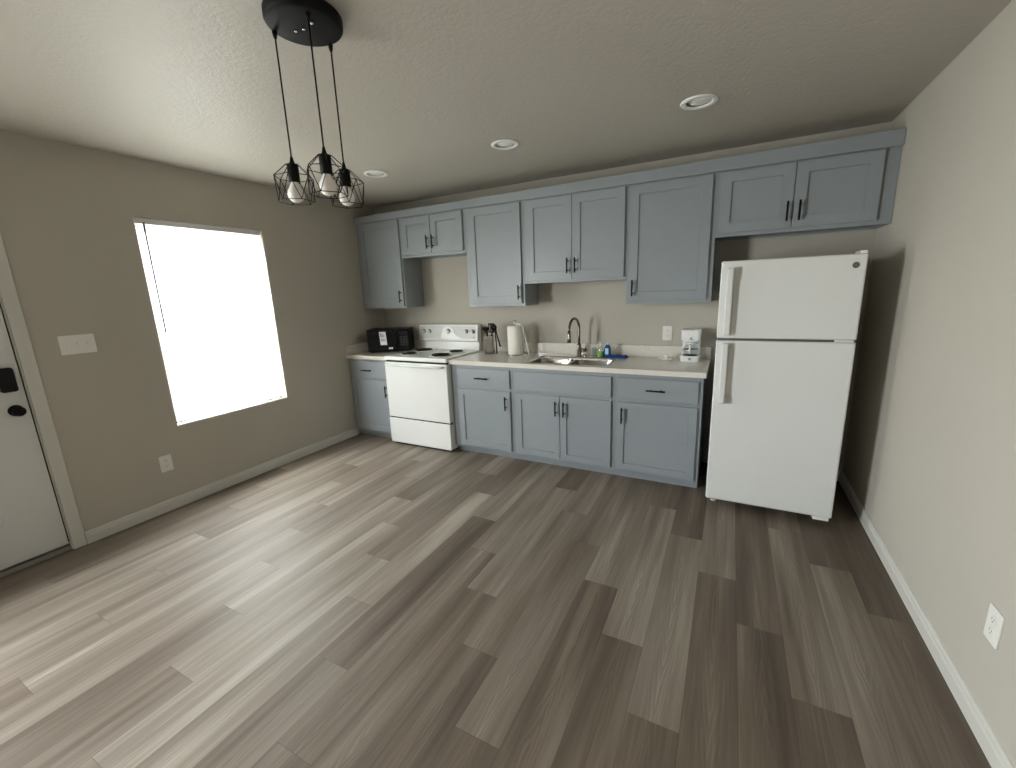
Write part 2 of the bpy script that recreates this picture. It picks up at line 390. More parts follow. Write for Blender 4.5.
# window units
def window_unit(name, y0, y1, z0, z1, zm):
    fr = bmesh.new(); x0, x1 = -0.135, -0.085; f = 0.04
    box(fr, x0, x1, y0, y0+f, z0, z1); box(fr, x0, x1, y1-f, y1, z0, z1)
    box(fr, x0, x1, y0+f, y1-f, z0, z0+f); box(fr, x0, x1, y0+f, y1-f, z1-f, z1)
    root = struct(name, fr, TRIM, 0.002)
    s = bmesh.new()                                   # upper sash, then lower sash inside of it
    for xa, xb, za, zb in ((-0.128, -0.108, zm-0.018, z1-f), (-0.108, -0.088, z0+f, zm+0.02)):
        b_ = 0.032
        box(s, xa, xb, y0+f, y0+f+b_, za, zb); box(s, xa, xb, y1-f-b_, y1-f, za, zb)
        box(s, xa, xb, y0+f+b_, y1-f-b_, za, za+b_); box(s, xa, xb, y0+f+b_, y1-f-b_, zb-b_, zb)
    obj('sash', s, TRIM, root, 0.0015)
    g_ = bmesh.new(); box(g_, -0.120, -0.116, y0+f+.03, y1-f-.03, zm+0.012, z1-f-.03); box(g_, -0.100, -0.096, y0+f+.03, y1-f-.03, z0+f+.03, zm-0.01)
    obj('pane', g_, GLASS, root)
    sl = bmesh.new(); box(sl, -0.085, 0.0, y0, y1, z0, z0+0.012); obj('sill', sl, TRIM, root, 0.002)
    return root
window_unit('window_1', *WIN1, 1.31)
window_unit('window_2', *WIN2, 1.31)

# mini blind inside the visible window
def blind(y0, y1, z0, z1):
    t = thing('window_blind', 'closed white mini blind filling the bright window on the left wall', 'blind', (-0.035, (y0+y1)/2, z1))
    cy = (y0+y1)/2; hw = (y1-y0)/2-0.014; zt = z1
    def hr(bm): box(bm, -0.02, 0.018, -hw-.004, hw+.004, -0.042, -0.004)
    part('headrail', hr, mat('white_headrail', (0.70, 0.68, 0.70), 0.4), t, 0.003)
    def sl(bm):
        n = 66; top = -0.055; bot = z0-zt+0.050; tilt = math.radians(74)
        for i in range(n):
            z = top+(bot-top)*i/(n-1)
            pr = []
            for k in range(5):
                s_ = -0.0125+0.025*k/4; cur = 0.0020*(1-(2*k/4-1)**2)
                dx = s_*math.cos(tilt)+cur*math.sin(tilt); dz = -s_*math.sin(tilt)+cur*math.cos(tilt)
                pr.append((dx, z+dz))
            th = 0.0006
            A = [bm.verts.new((p[0], -hw, p[1])) for p in pr]; B = [bm.verts.new((p[0], hw, p[1])) for p in pr]
            for k in range(4):
                f = bm.faces.new([A[k], A[k+1], B[k+1], B[k]]); f.smooth = True
    s = part('slats', sl, SLAT, t)
    def br(bm): box(bm, -0.012, 0.012, -hw, hw, z0-zt+0.022, z0-zt+0.036)
    part('bottom_rail', br, mat('white_bottom_rail', (0.66, 0.64, 0.66), 0.4), t, 0.003)
    def ld(bm):
        for yy in (-hw+0.12, 0.0, hw-0.12):
            for xx in (-0.011, 0.011): tube(bm, [(xx, yy, -0.04), (xx, yy, z0-zt+0.03)], 0.0008, 5)
    part('ladder_cord', ld, TRIM, t)
    def wd(bm): tube(bm, [(0.024, -hw+0.045, -0.035), (0.027, -hw+0.042, -0.1), (0.027, -hw+0.040, -0.80)], 0.0062, 8)
    part('tilt_wand', wd, GREYD, t)
    def cl(bm):                                        # loose lift cord lying on the sill by the right corner
        tube(bm, [(0.02, hw-0.02, z0-zt+0.035), (0.022, hw-0.05, z0-zt+0.018), (0.024, hw-0.10, z0-zt+0.016), (0.02, hw-0.14, z0-zt+0.022), (0.024, hw-0.2, z0-zt+0.016)], 0.0035, 6)
        lathe(bm, [(0.0, 0), (0.006, 0.002), (0.007, 0.02), (0.0, 0.028)], (0.024, hw-0.22, z0-zt+0.013), 10, 'Y')
    part('lift_cord', cl, GREYD, t)
blind(*WIN1)

# entry door on the left wall
bm = bmesh.new()
x0, x1 = -0.052, -0.008; y0, y1, z0, z1 = -3.925, -3.010, 0.045, 2.045
box(bm, x0, x1, y0, y1, z0, z1)
door = struct('door_1', bm, DOORW, 0.002)
def panels(bm):
    for ya, yb in ((-3.44, -3.235), (-3.715, -3.51)):
        for za, zb in ((0.30, 0.86), (1.02, 1.58), (1.70, 1.90)):
            for (d, h) in ((0.0, 0.004), (0.022, 0.0)):
                pass
            P0 = [(-0.009, ya, za), (-0.009, yb, za), (-0.009, yb, zb), (-0.009, ya, zb)]
            def ins(q, k, dx): return [bm.verts.new((dx, ya+k if i in (0, 3) else yb-k, za+k if i < 2 else zb-k)) for i in range(4)]
            r0 = ins(0, 0.0, -0.0085); r1 = ins(0, 0.010, -0.003); r2_ = ins(0, 0.022, -0.0075); r3 = ins(0, 0.05, -0.0075); r4 = ins(0, 0.065, -0.003)
            for a, b_ in ((r0, r1), (r1, r2_), (r2_, r3), (r3, r4)):
                for k in range(4): bm.faces.new([a[k], a[(k+1) % 4], b_[(k+1) % 4], b_[k]])
            bm.faces.new(r4)
part('panel', panels, DOORW, door)
def knob(bm):
    c = (0, -3.066, 0.947)
    lathe(bm, [(0.0, -0.008), (0.033, -0.008), (0.033, -0.002), (0.030, 0.002), (0.013, 0.004), (0.012, 0.030), (0.022, 0.036), (0.028, 0.046), (0.028, 0.056), (0.022, 0.064), (0.0, 0.067)], c, 28, 'X')
part('door_knob', knob, BLACK, door)
def keypad(bm):
    prism(bm, rrect(-3.105, -3.036, 1.060, 1.200, 0.014), -0.008, 0.022, 'X')
part('deadbolt_keypad', keypad, BLACKP, door, 0.003)
def bolt(bm): box(bm, -0.03, -0.006, -3.0075, -3.001, 0.925, 0.97)
part('latch_bolt', bolt, GREYD, door)
def hinge_pin(bm): lathe(bm, [(0.0, 0), (0.005, 0), (0.005, 0.006), (0.0, 0.008)], (-0.004, -3.012, 0.052), 10)
part('corner_seal', hinge_pin, LABEL, door)
bm = bmesh.new()
for (ya, yb, za, zb) in ((-2.998, -2.935, 0, 2.14), (-4.015, -3.95, 0, 2.14), (-3.95, -2.998, 2.078, 2.14)):
    box(bm, 0.0, 0.014, ya, yb, za, zb); 
for (ya, yb, za, zb) in ((-3.0035, -2.998, 0, 2.078), (-3.95, -3.93, 0, 2.078), (-3.93, -3.0035, 2.05, 2.078)):
    box(bm, -0.135, 0.0, ya, yb, za, zb)
for (ya, yb, za, zb) in ((-3.028, -3.0035, 0.045, 2.05), (-3.93, -3.905, 0.045, 2.05), (-3.905, -3.028, 2.022, 2.05)):
    box(bm, -0.085, -0.0525, ya, yb, za, zb)                   # door stops behind the slab
struct('trim_1', bm, TRIM, 0.0025)
bm = bmesh.new(); box(bm, -0.13, -0.002, -3.93, -3.0035, 0.0, 0.030); box(bm, -0.07, -0.03, -3.93, -3.0035, 0.03, 0.042)
struct('trim_2', bm, mat('weathered_threshold', (0.25, 0.235, 0.21), 0.5, noise=0.3, nscale=30), 0.003)
bm = bmesh.new(); box(bm, -0.060, -0.012, -3.922, -3.006, 0.0425, 0.0445); box(bm, -0.05, -0.016, -3.0098, -3.0037, 0.045, 2.045); obj('gap_shade_strip', bm, DARKGAP, door)  # black strips put in the door gaps to paint them as dark shade

# ---------------------------------------------------------------- cabinets
def shaker(bm, x0, x1, z0, z1, yf, th=0.02, rail=0.068, rec=0.009):
    yb = yf+th
    def ring(k, y): return [bm.verts.new(p) for p in ((x0+k, y, z0+k), (x1-k, y, z0+k), (x1-k, y, z1-k), (x0+k, y, z1-k))]
    back = ring(0, yb); o_ = ring(0, yf+0.002); o2 = ring(0.002, yf); i_ = ring(rail, yf); p_ = ring(rail+0.0015, yf+rec)
    bm.faces.new(back); bm.faces.new(p_[::-1])
    for a, b_ in ((back, o_), (o_, o2), (o2, i_), (i_, p_)):
        for k in range(4): bm.faces.new([a[k], a[(k+1) % 4], b_[(k+1) % 4], b_[k]])
def slab(bm, x0, x1, z0, z1, yf, th=0.02):
    box(bm, x0, x1, yf, yf+th, z0, z1)
def pull(parent, cx, cz, yf, length=0.125, horiz=False):
    bm = bmesh.new(); r = 0.0064; st = 0.032; h = length/2; pz = 0.038
    if horiz:
        tube(bm, [(cx-h, yf-st, cz), (cx+h, yf-st, cz)], r, 12)
        for s in (-pz, pz): tube(bm, [(cx+s, yf+0.0005, cz), (cx+s, yf-st, cz)], r*0.8, 10)
    else:
        tube(bm, [(cx, yf-st, cz-h), (cx, yf-st, cz+h)], r, 12)
        for s in (-pz, pz): tube(bm, [(cx, yf+0.0005, cz+s), (cx, yf-st, cz+s)], r*0.8, 10)
    o = obj('handle', bm, BLACK, parent); return o
def door_part(root, x0, x1, z0, z1, yf, hx, hz, loc):
    bm = bmesh.new(); shaker(bm, x0-loc, x1-loc, z0, z1, yf, 0.02, 0.055 if yf < -0.5 else 0.068, 0.010)
    d = obj('door', bm, CAB, root); pull(d, hx-loc, hz, yf); return d
def drawer_part(root, x0, x1, z0, z1, yf, hx, hz, loc, handle=True, name='drawer'):
    bm = bmesh.new(); slab(bm, x0-loc, x1-loc, z0, z1, yf)
    d = obj(name, bm, CAB, root, 0.003)
    if handle: pull(d, hx-loc, hz, yf, 0.135, True)
    return d
def carcass_box(bm, x0, x1, yf, z0, z1, openings, bottom_inset=0.0, back=-0.003):
    """hollow-fronted box: side, top, bottom and back panels plus a face frame"""
    box(bm, x0, x1, yf+0.019, back, z0+bottom_inset, z1)
    xs = sorted(openings)
    # face frame: stiles and rails as one slab around the openings (closed behind the doors)
    box(bm, x0, x1, yf, yf+0.019, z0, z1)
YB = -0.61; YBD = -0.63
def base_cabinet(x0, x1, label, doors, drawer, end=False, false_front=False):
    cx = (x0+x1)/2
    t = thing('base_cabinet', label, 'cabinet', (cx, 0, 0))
    bm = bmesh.new(); a, b_ = x0-cx, x1-cx
    box(bm, a, b_, YB, YB+0.019, 0.066, 0.874)                # face frame
    box(bm, a, b_, YB+0.019, -0.004, 0.085, 0.660)            # box
    # open top part around a possible sink: side, back and front strips
    box(bm, a, a+0.016, YB+0.019, -0.004, 0.660, 0.874); box(bm, b_-0.016, b_, YB+0.019, -0.004, 0.660, 0.874)
    box(bm, a+0.016, b_-0.016, -0.02, -0.004, 0.660, 0.874)
    if end: box(bm, b_-0.018, b_, YB+0.050, -0.004, 0.0, 0.085)
    obj('cabinet_box', bm, CAB, t, 0.0015)
    bm = bmesh.new(); box(bm, a, b_-(0.018 if end else 0), YB+0.052, YB+0.067, 0.0, 0.085)
    obj('toe_kick', bm, CAB, t)
    for (dx0, dx1, hx) in doors: door_part(t, dx0, dx1, 0.088, 0.648, YBD, hx, 0.546, cx)
    drawer_part(t, *drawer, 0.675, 0.842, YBD, (drawer[0]+drawer[1])/2, 0.759, cx, not false_front, 'drawer' if not false_front else 'false_drawer_front')
    return t
base_cabinet(0.003, 0.566, 'blue-grey base cabinet in the corner under the black microwave', [(0.035, 0.548, 0.534)], (0.035, 0.545))
base_cabinet(1.352, 2.000, 'blue-grey base cabinet with drawer, just right of the white range', [(1.428, 1.976, 1.939)], (1.428, 1.976))
base_cabinet(2.000, 2.896, 'wide blue-grey double-door base cabinet under the sink', [(2.028, 2.441, 2.413), (2.445, 2.873, 2.484)], (2.030, 2.871), false_front=True)
base_cabinet(2.896, 3.523, 'blue-grey base cabinet with drawer, beside the refrigerator, under the coffee maker', [(2.920, 3.497, 2.961)], (2.918, 3.495), end=True)

YU = -0.305; YUD = -0.325
def wall_cabinet(x0, x1, z0, label, doors, hz):
    cx = (x0+x1)/2
    t = thing('wall_cabinet', label, 'cabinet', (cx, 0, 0)); a, b_ = x0-cx, x1-cx
    bm = bmesh.new()
    box(bm, a, b_, YU, YU+0.019, z0, 2.288)
    # carcass: sides, back, top and a bottom set up behind the face frame's lower rail
    box(bm, a, a+0.016, YU+0.019, -0.002, z0, 2.288); box(bm, b_-0.016, b_, YU+0.019, -0.002, z0, 2.288)
    box(bm, a+0.016, b_-0.016, -0.014, -0.002, z0, 2.288)
    box(bm, a+0.016, b_-0.016, YU+0.019, -0.014, z0+0.014, z0+0.03)
    box(bm, a+0.016, b_-0.016, YU+0.019, -0.014, 2.27, 2.288)
    obj('cabinet_box', bm, CAB, t, 0.0015)
    for (dx0, dx1, hx) in doors: door_part(t, dx0, dx1, z0+0.025, 2.272, YUD, hx, hz, cx)
    return t
wall_cabinet(0.002, 0.614, 1.386, 'tall blue-grey wall cabinet in the left corner above the microwave', [(0.053, 0.600, 0.572)], 1.508)
wall_cabinet(0.614, 1.400, 1.892, 'short two-door blue-grey wall cabinet above the white range', [(0.638, 1.003, 0.970), (1.007, 1.376, 1.037)], 2.022)
wall_cabinet(1.400, 2.001, 1.386, 'tall blue-grey wall cabinet above the paper towels, between range and sink', [(1.444, 1.977, 1.955)], 1.509)
wall_cabinet(2.001, 2.902, 1.580, 'two-door blue-grey wall cabinet of medium height above the sink', [(2.035, 2.449, 2.416), (2.453, 2.883, 2.484)], 1.715)
wall_cabinet(2.902, 3.525, 1.386, 'tall blue-grey wall cabinet with single wide door above the coffee maker', [(2.919, 3.492, 2.955)], 1.509)
wall_cabinet(3.525, 4.501, 1.844, 'wide low two-door blue-grey wall cabinet above the refrigerator', [(3.542, 3.978, 3.948), (3.982, 4.425, 4.016)], 1.971)
bm = bmesh.new(); box(bm, 0.002, 4.501, -0.331, -0.018, 2.289, 2.302); prism(bm, [(0.002, 2.281), (4.501, 2.281), (4.501, 2.370), (0.002, 2.346)], -0.334, -0.318, 'Y')
cr_ = obj('cabinet_crown_board', bm, CAB, None, 0.002)
tag(cr_, 'long flat blue-grey crown board running over all the wall cabinets', 'trim board')

# ---------------------------------------------------------------- worktops
def frame_with_hole(bm, x0, x1, y0, y1, z0, z1, hole):
    """slab with a rounded hole: outer ring points matched by angle"""
    hx0, hx1, hy0, hy1, r = hole
    inner = rrect(hx0, hx1, hy0, hy1, r, 6); n = len(inner)
    box(bm, x0, hx0-0.03, y0, y1, z0, z1); box(bm, hx1+0.03, x1, y0, y1, z0, z1)
    ox0, ox1 = hx0-0.03, hx1+0.03
    outer = []
    q = n//4
    corners = [(ox1, y1), (ox0, y1), (ox0, y0), (ox1, y0)]
    for i, p in enumerate(inner):
        outer.append(corners[i//q] if (i % q) not in (0, q-1) or True else corners[i//q])
    # build with fans: top and bottom
    for z in (z0, z1):
        vi = [bm.verts.new((p[0], p[1], z)) for p in inner]; vc = [bm.verts.new((c[0], c[1], z)) for c in corners]
        for k in range(4):
            for j in range(q-1): bm.faces.new([vc[k], vi[k*q+j], vi[k*q+j+1]])
            nk = (k+1) % 4
            bm.faces.new([vc[k], vi[k*q+q-1], vi[(nk*q) % n], vc[nk]])
        if z == z0: lo_i, lo_c = vi, vc
        else: hi_i, hi_c = vi, vc
    for k in range(n):
        f = bm.faces.new([lo_i[k], lo_i[(k+1) % n], hi_i[(k+1) % n], hi_i[k]]); f.smooth = True
    for k in (0, 2):
        bm.faces.new([lo_c[k], lo_c[(k+1) % 4], hi_c[(k+1) % 4], hi_c[k]])
SK = (2.095, 2.815, -0.575, -0.190, 0.07)
t = thing('countertop', 'pale speckled worktop holding the sink, from range to refrigerator', 'countertop', (0, 0, 0))
bm = bmesh.new(); frame_with_hole(bm, 1.350, 3.541, -0.645, -0.001, 0.876, 0.914, SK); obj('slab', bm, QUARTZ, t)
bm = bmesh.new(); box(bm, 1.350, 3.541, -0.021, -0.001, 0.914, 1.014); tag(obj('backsplash', bm, QUARTZ, None, 0.002), 'long pale backsplash strip behind sink, faucet and coffee maker', 'backsplash')
t = thing('countertop', 'short pale worktop in the left corner under the microwave', 'countertop', (0, 0, 0))
bm = bmesh.new(); box(bm, 0.002, 0.566, -0.645, -0.001, 0.876, 0.914); obj('slab', bm, QUARTZ, t, 0.002)
bs = obj('backsplash', (lambda b_: (box(b_, 0.002, 0.566, -0.021, -0.001, 0.914, 1.014), b_)[1])(bmesh.new()), QUARTZ, None, 0.002)
tag(bs, 'short pale backsplash strip behind the black microwave', 'backsplash')
bm = bmesh.new(); box(bm, 0.002, 0.022, -0.645, -0.0215, 0.914, 1.014); tag(obj('side_splash', bm, QUARTZ, None, 0.002), 'pale side splash strip along the left wall beside the microwave', 'backsplash')

# sink: two bowls hanging under a thin rim
sink = thing('kitchen_sink', 'double-bowl stainless steel sink set into the worktop', 'sink', (2.455, -0.3825, 0.9145))
def sink_bowl(bm, bx0, bx1, by0, by1):
    levels = [(0.0, 0.0), (0.004, -0.012), (0.010, -0.13), (0.03, -0.165), (0.07, -0.172)]
    rings = []
    for ins, z in levels:
        pts = rrect(bx0+ins, bx1-ins, by0+ins, by1-ins, max(0.075-ins*0.5, 0.03), 6)
        rings.append([bm.verts.new((p[0], p[1], z)) for p in pts])
    for a, b_ in zip(rings, rings[1:]):
        for k in range(len(a)):
            f = bm.faces.new([a[k], a[(k+1) % len(a)], b_[(k+1) % len(a)], b_[k]]); f.smooth = True
    bm.faces.new(rings[-1])
X0, X1, Y0, Y1 = SK[0]-2.455, SK[1]-2.455, SK[2]+0.3825, SK[3]+0.3825
def rim(bm):
    n = 7
    out_p = rrect(X0-0.006, X1+0.006, Y0-0.006, Y1+0.006, 0.074, 6); 
    for z in (0.0022,):
        o_ = [bm.verts.new((p[0], p[1], 0.0)) for p in out_p]
        i_ = [bm.verts.new((p[0], p[1], z)) for p in rrect(X0, X1, Y0, Y1, 0.07, 6)]
        j_ = [bm.verts.new((p[0], p[1], z-0.001)) for p in rrect(X0+0.008, X1-0.008, Y0+0.008, Y1-0.008, 0.066, 6)]
        k_ = [bm.verts.new((p[0], p[1], -0.02)) for p in rrect(X0+0.010, X1-0.010, Y0+0.010, Y1-0.010, 0.064, 6)]
        for a, b_ in ((o_, i_), (i_, j_), (j_, k_)):
            for k in range(len(a)):
                f = bm.faces.new([a[k], a[(k+1) % len(a)], b_[(k+1) % len(a)], b_[k]]); f.smooth = True
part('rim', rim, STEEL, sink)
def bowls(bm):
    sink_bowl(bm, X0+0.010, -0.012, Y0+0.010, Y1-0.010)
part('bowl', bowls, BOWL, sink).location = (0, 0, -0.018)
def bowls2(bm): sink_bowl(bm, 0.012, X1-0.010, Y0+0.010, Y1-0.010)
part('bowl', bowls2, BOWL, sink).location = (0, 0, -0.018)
def divider(bm): box(bm, -0.012, 0.012, Y0+0.012, Y1-0.012, -0.03, -0.018)
part('divider', divider, STEEL, sink, 0.004)
for xx in (-0.18, 0.18):
    def drain(bm): lathe(bm, [(0.0, 0.0), (0.02, 0.0), (0.022, 0.003), (0.04, 0.004), (0.042, 0.0)], (xx, 0.0, -0.189), 20)
    part('drain', drain, CHROME, sink)

# faucet
fc = thing('kitchen_faucet', 'brushed nickel gooseneck pull-down faucet behind the sink', 'faucet', (2.448, -0.125, 0.914))
def fb(bm):
    lathe(bm, [(0.0, 0), (0.027, 0), (0.027, 0.006), (0.021, 0.012), (0.0205, 0.10), (0.015, 0.115), (0.0, 0.115)], (0, 0, 0), 24)
part('base', fb, NICKEL, fc)
def fs(bm):
    pts = [(0, 0, 0.10), (0, 0, 0.20), (0, 0, 0.255)]
    R = 0.095
    for k in range(1, 15):
        a = PI*k/14*0.97; pts.append((-0.015*(1-math.cos(a))*0.9, -R+R*math.cos(a), 0.255+R*math.sin(a)))
    e = Vector(pts[-1]); d = (e-Vector(pts[-2])).normalized()
    pts.append(tuple(e+d*0.02))
    tube(bm, pts, 0.0115, 14)
part('spout', fs, NICKEL, fc)
def fh(bm):
    tube(bm, [(-0.028, -0.188, 0.243), (-0.029, -0.187, 0.225), (-0.031, -0.184, 0.18), (-0.032, -0.182, 0.150), (-0.032, -0.182, 0.146)], [0.012, 0.0155, 0.0165, 0.0195, 0.017], 16)
part('spray_head', fh, NICKEL, fc)
def fl(bm):
    tube(bm, [(0.015, 0, 0.058), (0.075, 0.0, 0.058)], 0.0165, 16); tube(bm, [(0.060, 0, 0.066), (0.063, 0.005, 0.125)], [0.005, 0.004], 10)
part('lever', fl, NICKEL, fc)
lp = thing('sink_hole_cap', 'small round cap on the worktop beside the faucet', 'cap', (2.515, -0.15, 0.914))
def cp(bm): lathe(bm, [(0.0, 0), (0.020, 0), (0.020, 0.012), (0.012, 0.022), (0.0, 0.024)], (0, 0, 0), 20)
part('cap', cp, CHROME, lp)

# ---------------------------------------------------------------- range
rg = thing('electric_range', 'white freestanding electric range with four black coil burners', 'range', (0.963, 0, 0))
RX = 0.3835
def rb(bm): box(bm, -RX+.003, RX-.003, -0.632, -0.03, 0.024, 0.889)
part('body', rb, WHITE, rg, 0.003)
def ct_(bm):
    box(bm, -RX, RX, -0.674, -0.03, 0.889, 0.928)
part('cooktop', ct_, WHITE, rg, 0.008, ).modifiers['bevel'].segments = 4
def gap(bm): box(bm, -RX+.012, RX-.006, -0.652, -0.6305, 0.870, 0.889)
part('vent_gap', gap, DARKGAP, rg)
def od(bm): box(bm, -RX+.002, RX-.002, -0.678, -0.632, 0.300, 0.870)
odr = part('oven_door', od, WHITE, rg, 0.006)
def oh(bm):
    pts = [(-RX+.035, -0.677, 0.846), (-RX+.04, -0.708, 0.849), (-RX+.06, -0.716, 0.850), (0, -0.721, 0.850), (RX-.06, -0.716, 0.850), (RX-.04, -0.708, 0.849), (RX-.035, -0.677, 0.846)]
    tube(bm, pts, [0.010, 0.012, 0.013, 0.013, 0.013, 0.012, 0.010], 12)
part('handle', oh, WHITE, odr)
def sg(bm): box(bm, -RX+.006, RX-.001, -0.664, -0.632, 0.284, 0.300)
part('drawer_gap', sg, DARKGAP, rg)
def sd(bm): box(bm, -RX+.002, RX-.002, -0.684, -0.632, 0.026, 0.286)
part('storage_drawer', sd, WHITE, rg, 0.006)
def kk(bm): box(bm, -RX+.03, RX-.03, -0.655, -0.58, 0.0, 0.0235)
part('kick_panel', kk, DARKGAP, rg)
for fx in (-RX+.06, RX-.06):
    def ft(bm): lathe(bm, [(0, 0), (0.02, 0), (0.02, 0.0235), (0, 0.0235)], (fx, -0.06, 0), 12)
    part('foot', ft, DARKGAP, rg)
def bgd(bm):
    prism(bm, [(-0.03, 0.926), (-0.085, 0.926), (-0.080, 1.012), (-0.108, 1.024), (-0.112, 1.040), (-0.088, 1.186), (-0.078, 1.197), (-0.03, 1.197)], -RX+.006, RX+.004, 'X')
bgo = part('backguard', bgd, WHITE, rg, 0.004)
def onface(x, z, off=0.0):   # point on the slanted control face
    f = (z-1.040)/(1.186-1.040); return (x, -0.112+0.024*f-off, z)
def cpn(bm):
    pts = [(-RX+.02, 1.048), (RX-.02, 1.048), (RX-.02, 1.178), (-RX+.02, 1.178)]
    A = [bm.verts.new(onface(p[0], p[1], 0.0015)) for p in pts]; B = [bm.verts.new(onface(p[0], p[1], -0.004)) for p in pts]
    bm.faces.new(A); bm.faces.new(B[::-1])
    for k in range(4): bm.faces.new([A[k], B[k], B[(k+1) % 4], A[(k+1) % 4]])
cpo = part('control_panel', cpn, GREYP, rg)
def arch(bm):
    pts = [(-0.075, 1.048)]
    for k in range(13):
        a = PI-PI*k/12; pts.append((0.01+0.078*math.cos(a), 1.115+0.060*math.sin(a)))
    pts += [(0.12, 1.08), (0.20, 1.048)]
    A = [bm.verts.new(onface(p[0], p[1], 0.003)) for p in pts]; bm.faces.new(A)
    B = [bm.verts.new(onface(p[0], p[1], 0.0)) for p in pts]
    for k in range(len(pts)): bm.faces.new([A[k], B[k], B[(k+1) % len(pts)], A[(k+1) % len(pts)]])
part('white_arch', arch, WHITE, cpo)
for kx, kr in ((-0.307, .019), (-0.232, .019), (0.018, .025), (0.249, .019), (0.330, .019)):
    c = onface(kx, 1.122, 0.002)
    def kn(bm):
        lathe(bm, [(0, 0), (kr+.006, 0), (kr+.006, -0.002), (0, -0.002)], c, 24, 'Y', 1)
        lathe(bm, [(0, -0.002), (kr-.003, -0.002), (kr-.004, -0.018), (kr-.008, -0.020), (0, -0.020)], c, 24, 'Y', 0)
        box(bm, c[0]-.0045, c[0]+.0045, c[1]-0.026, c[1]-0.018, c[2]-kr+.004, c[2]+kr-.004, 0)
    part('knob', kn, [WHITE, GREYD], rg)
for kx in (-0.065, 0.095):
    def dot(bm): lathe(bm, [(0, 0), (0.004, 0), (0.0035, -0.002), (0, -0.0025)], onface(kx, 1.118, 0.0028), 10, 'Y')
    part('indicator_light', dot, GREYD, rg)
def lg(bm): lathe(bm, [(0, 0), (0.006, 0), (0.006, -0.001), (0, -0.0012)], onface(0.345, 1.062, 0.0015), 12, 'Y')
part('emblem', lg, GREYD, rg)
for (bx, by, br) in ((-0.205, -0.495, 0.080), (-0.225, -0.225, 0.098), (0.200, -0.500, 0.098), (0.205, -0.240, 0.078)):
    def pan(bm):
        lathe(bm, [(br+.022, 0.0), (br+.022, 0.004), (br+.014, 0.006), (br+.004, 0.002), (br*0.5, -0.001), (0, -0.001)], (bx, by, 0.9285), 32)
    pn = part('burner', pan, PANM, rg)
    def coil(bm):
        pts = []; turns = 4 if br > .09 else 3
        N_ = turns*20
        for k in range(N_+1):
            a = 2*PI*turns*k/N_; r_ = 0.018+(br-0.020)*k/N_
            pts.append((bx+r_*math.cos(a), by+r_*math.sin(a), 0.939))
        tube(bm, pts, 0.0052, 6)
        for a in (0.5, 2.6, 4.7):
            box_pts = [(bx, by, 0.932), (bx+br*math.cos(a), by+br*math.sin(a), 0.932)]
            tube(bm, box_pts, 0.003, 5)
    part('coil', coil, COIL, pn)

# ---------------------------------------------------------------- refrigerator
fr = thing('refrigerator', 'white top-freezer refrigerator standing under the short wide wall cabinet', 'refrigerator', (3.9475, 0, 0))
FX = 0.3565
def fbody(bm): box(bm, -FX+.006, FX-.006, -0.757, -0.06, 0.03, 1.652)
part('body', fbody, FRIDGE, fr, 0.006)
def fgask(bm): box(bm, -FX+.012, FX-.012, -0.768, -0.7565, 0.075, 1.648)
part('door_gasket', fgask, GREYD, fr)
def fd1(bm): box(bm, -FX, FX, -0.830, -0.768, 1.180, 1.654)
fdr = part('freezer_door', fd1, FRIDGE, fr, 0.010, 4)
def fd2(bm): box(bm, -FX, FX, -0.830, -0.768, 0.067, 1.166)
rdr = part('refrigerator_door', fd2, FRIDGE, fr, 0.010, 4)
def fsp(bm): box(bm, -FX+.008, FX-.008, -0.812, -0.770, 1.164, 1.182)
part('door_gap_strip', fsp, GREYD, fr)
HX = -0.297
def hdl(z0, z1, top):
    def f(bm):
        prism(bm, [(-0.8295, z0), (-0.868, z0+.004), (-0.872, z0+.03), (-0.872, z1-.03), (-0.868, z1-.004), (-0.8295, z1),
                   (-0.8295, z1-.062), (-0.850, z1-.075), (-0.853, z1-.11), (-0.853, z0+.11), (-0.850, z0+.075), (-0.8295, z0+.062)] if False else
                  [(-0.8295, z0), (-0.868, z0), (-0.872, z0+.01), (-0.872, z1-.01), (-0.868, z1), (-0.8295, z1)], HX-.022, HX+.012, 'X')
    return f
ha = part('handle', hdl(1.200, 1.612, True), FRIDGE, fdr, 0.005, 3)
hb = part('handle', hdl(0.760, 1.150, False), FRIDGE, rdr, 0.005, 3)
def hg1(bm): box(bm, HX+.0125, HX+.024, -0.866, -0.8295, 1.545, 1.612)
part('handle_cap', hg1, GREYM, fdr, 0.002)
def hg2(bm): box(bm, HX+.0125, HX+.024, -0.866, -0.8295, 0.760, 0.815)
part('handle_cap', hg2, GREYM, rdr, 0.002)
def hg3(bm): box(bm, HX+.0125, HX+.020, -0.858, -0.8295, 1.205, 1.545)
part('handle_grip', hg3, mat('shaded_grip_plastic', (0.55, 0.55, 0.52), 0.4), fdr)
def hg4(bm): box(bm, HX+.0125, HX+.020, -0.858, -0.8295, 0.815, 1.150)
part('handle_grip', hg4, mat('shaded_grip_plastic_lower', (0.55, 0.55, 0.52), 0.4), rdr)
def bdg(bm):
    lathe(bm, [(0, 0), (0.0165, 0), (0.0165, -0.0015), (0.0145, -0.002), (0, -0.002)], (0.307, -0.830, 1.594), 28, 'Y')
bd = part('round_badge', bdg, mat('dark_grey_badge', (0.09, 0.088, 0.085), 0.35, 0.4), fdr)
def bdl(bm):
    pts = [(0.307+0.0115*math.cos(2*PI*k/28), -0.8322, 1.594+0.0115*math.sin(2*PI*k/28)) for k in range(28)]
    tube(bm, pts, 0.0006, 4, closed=True)
    for s in (-1, 1):
        pts = [(0.307+s*0.0035+0.0034*math.cos(a), -0.8322, 1.594+0.0045*math.sin(a)) for a in [0.6+k*5.2/12 for k in range(13)]]
        tube(bm, pts, 0.0006, 4)
part('monogram', bdl, GREYM, bd)
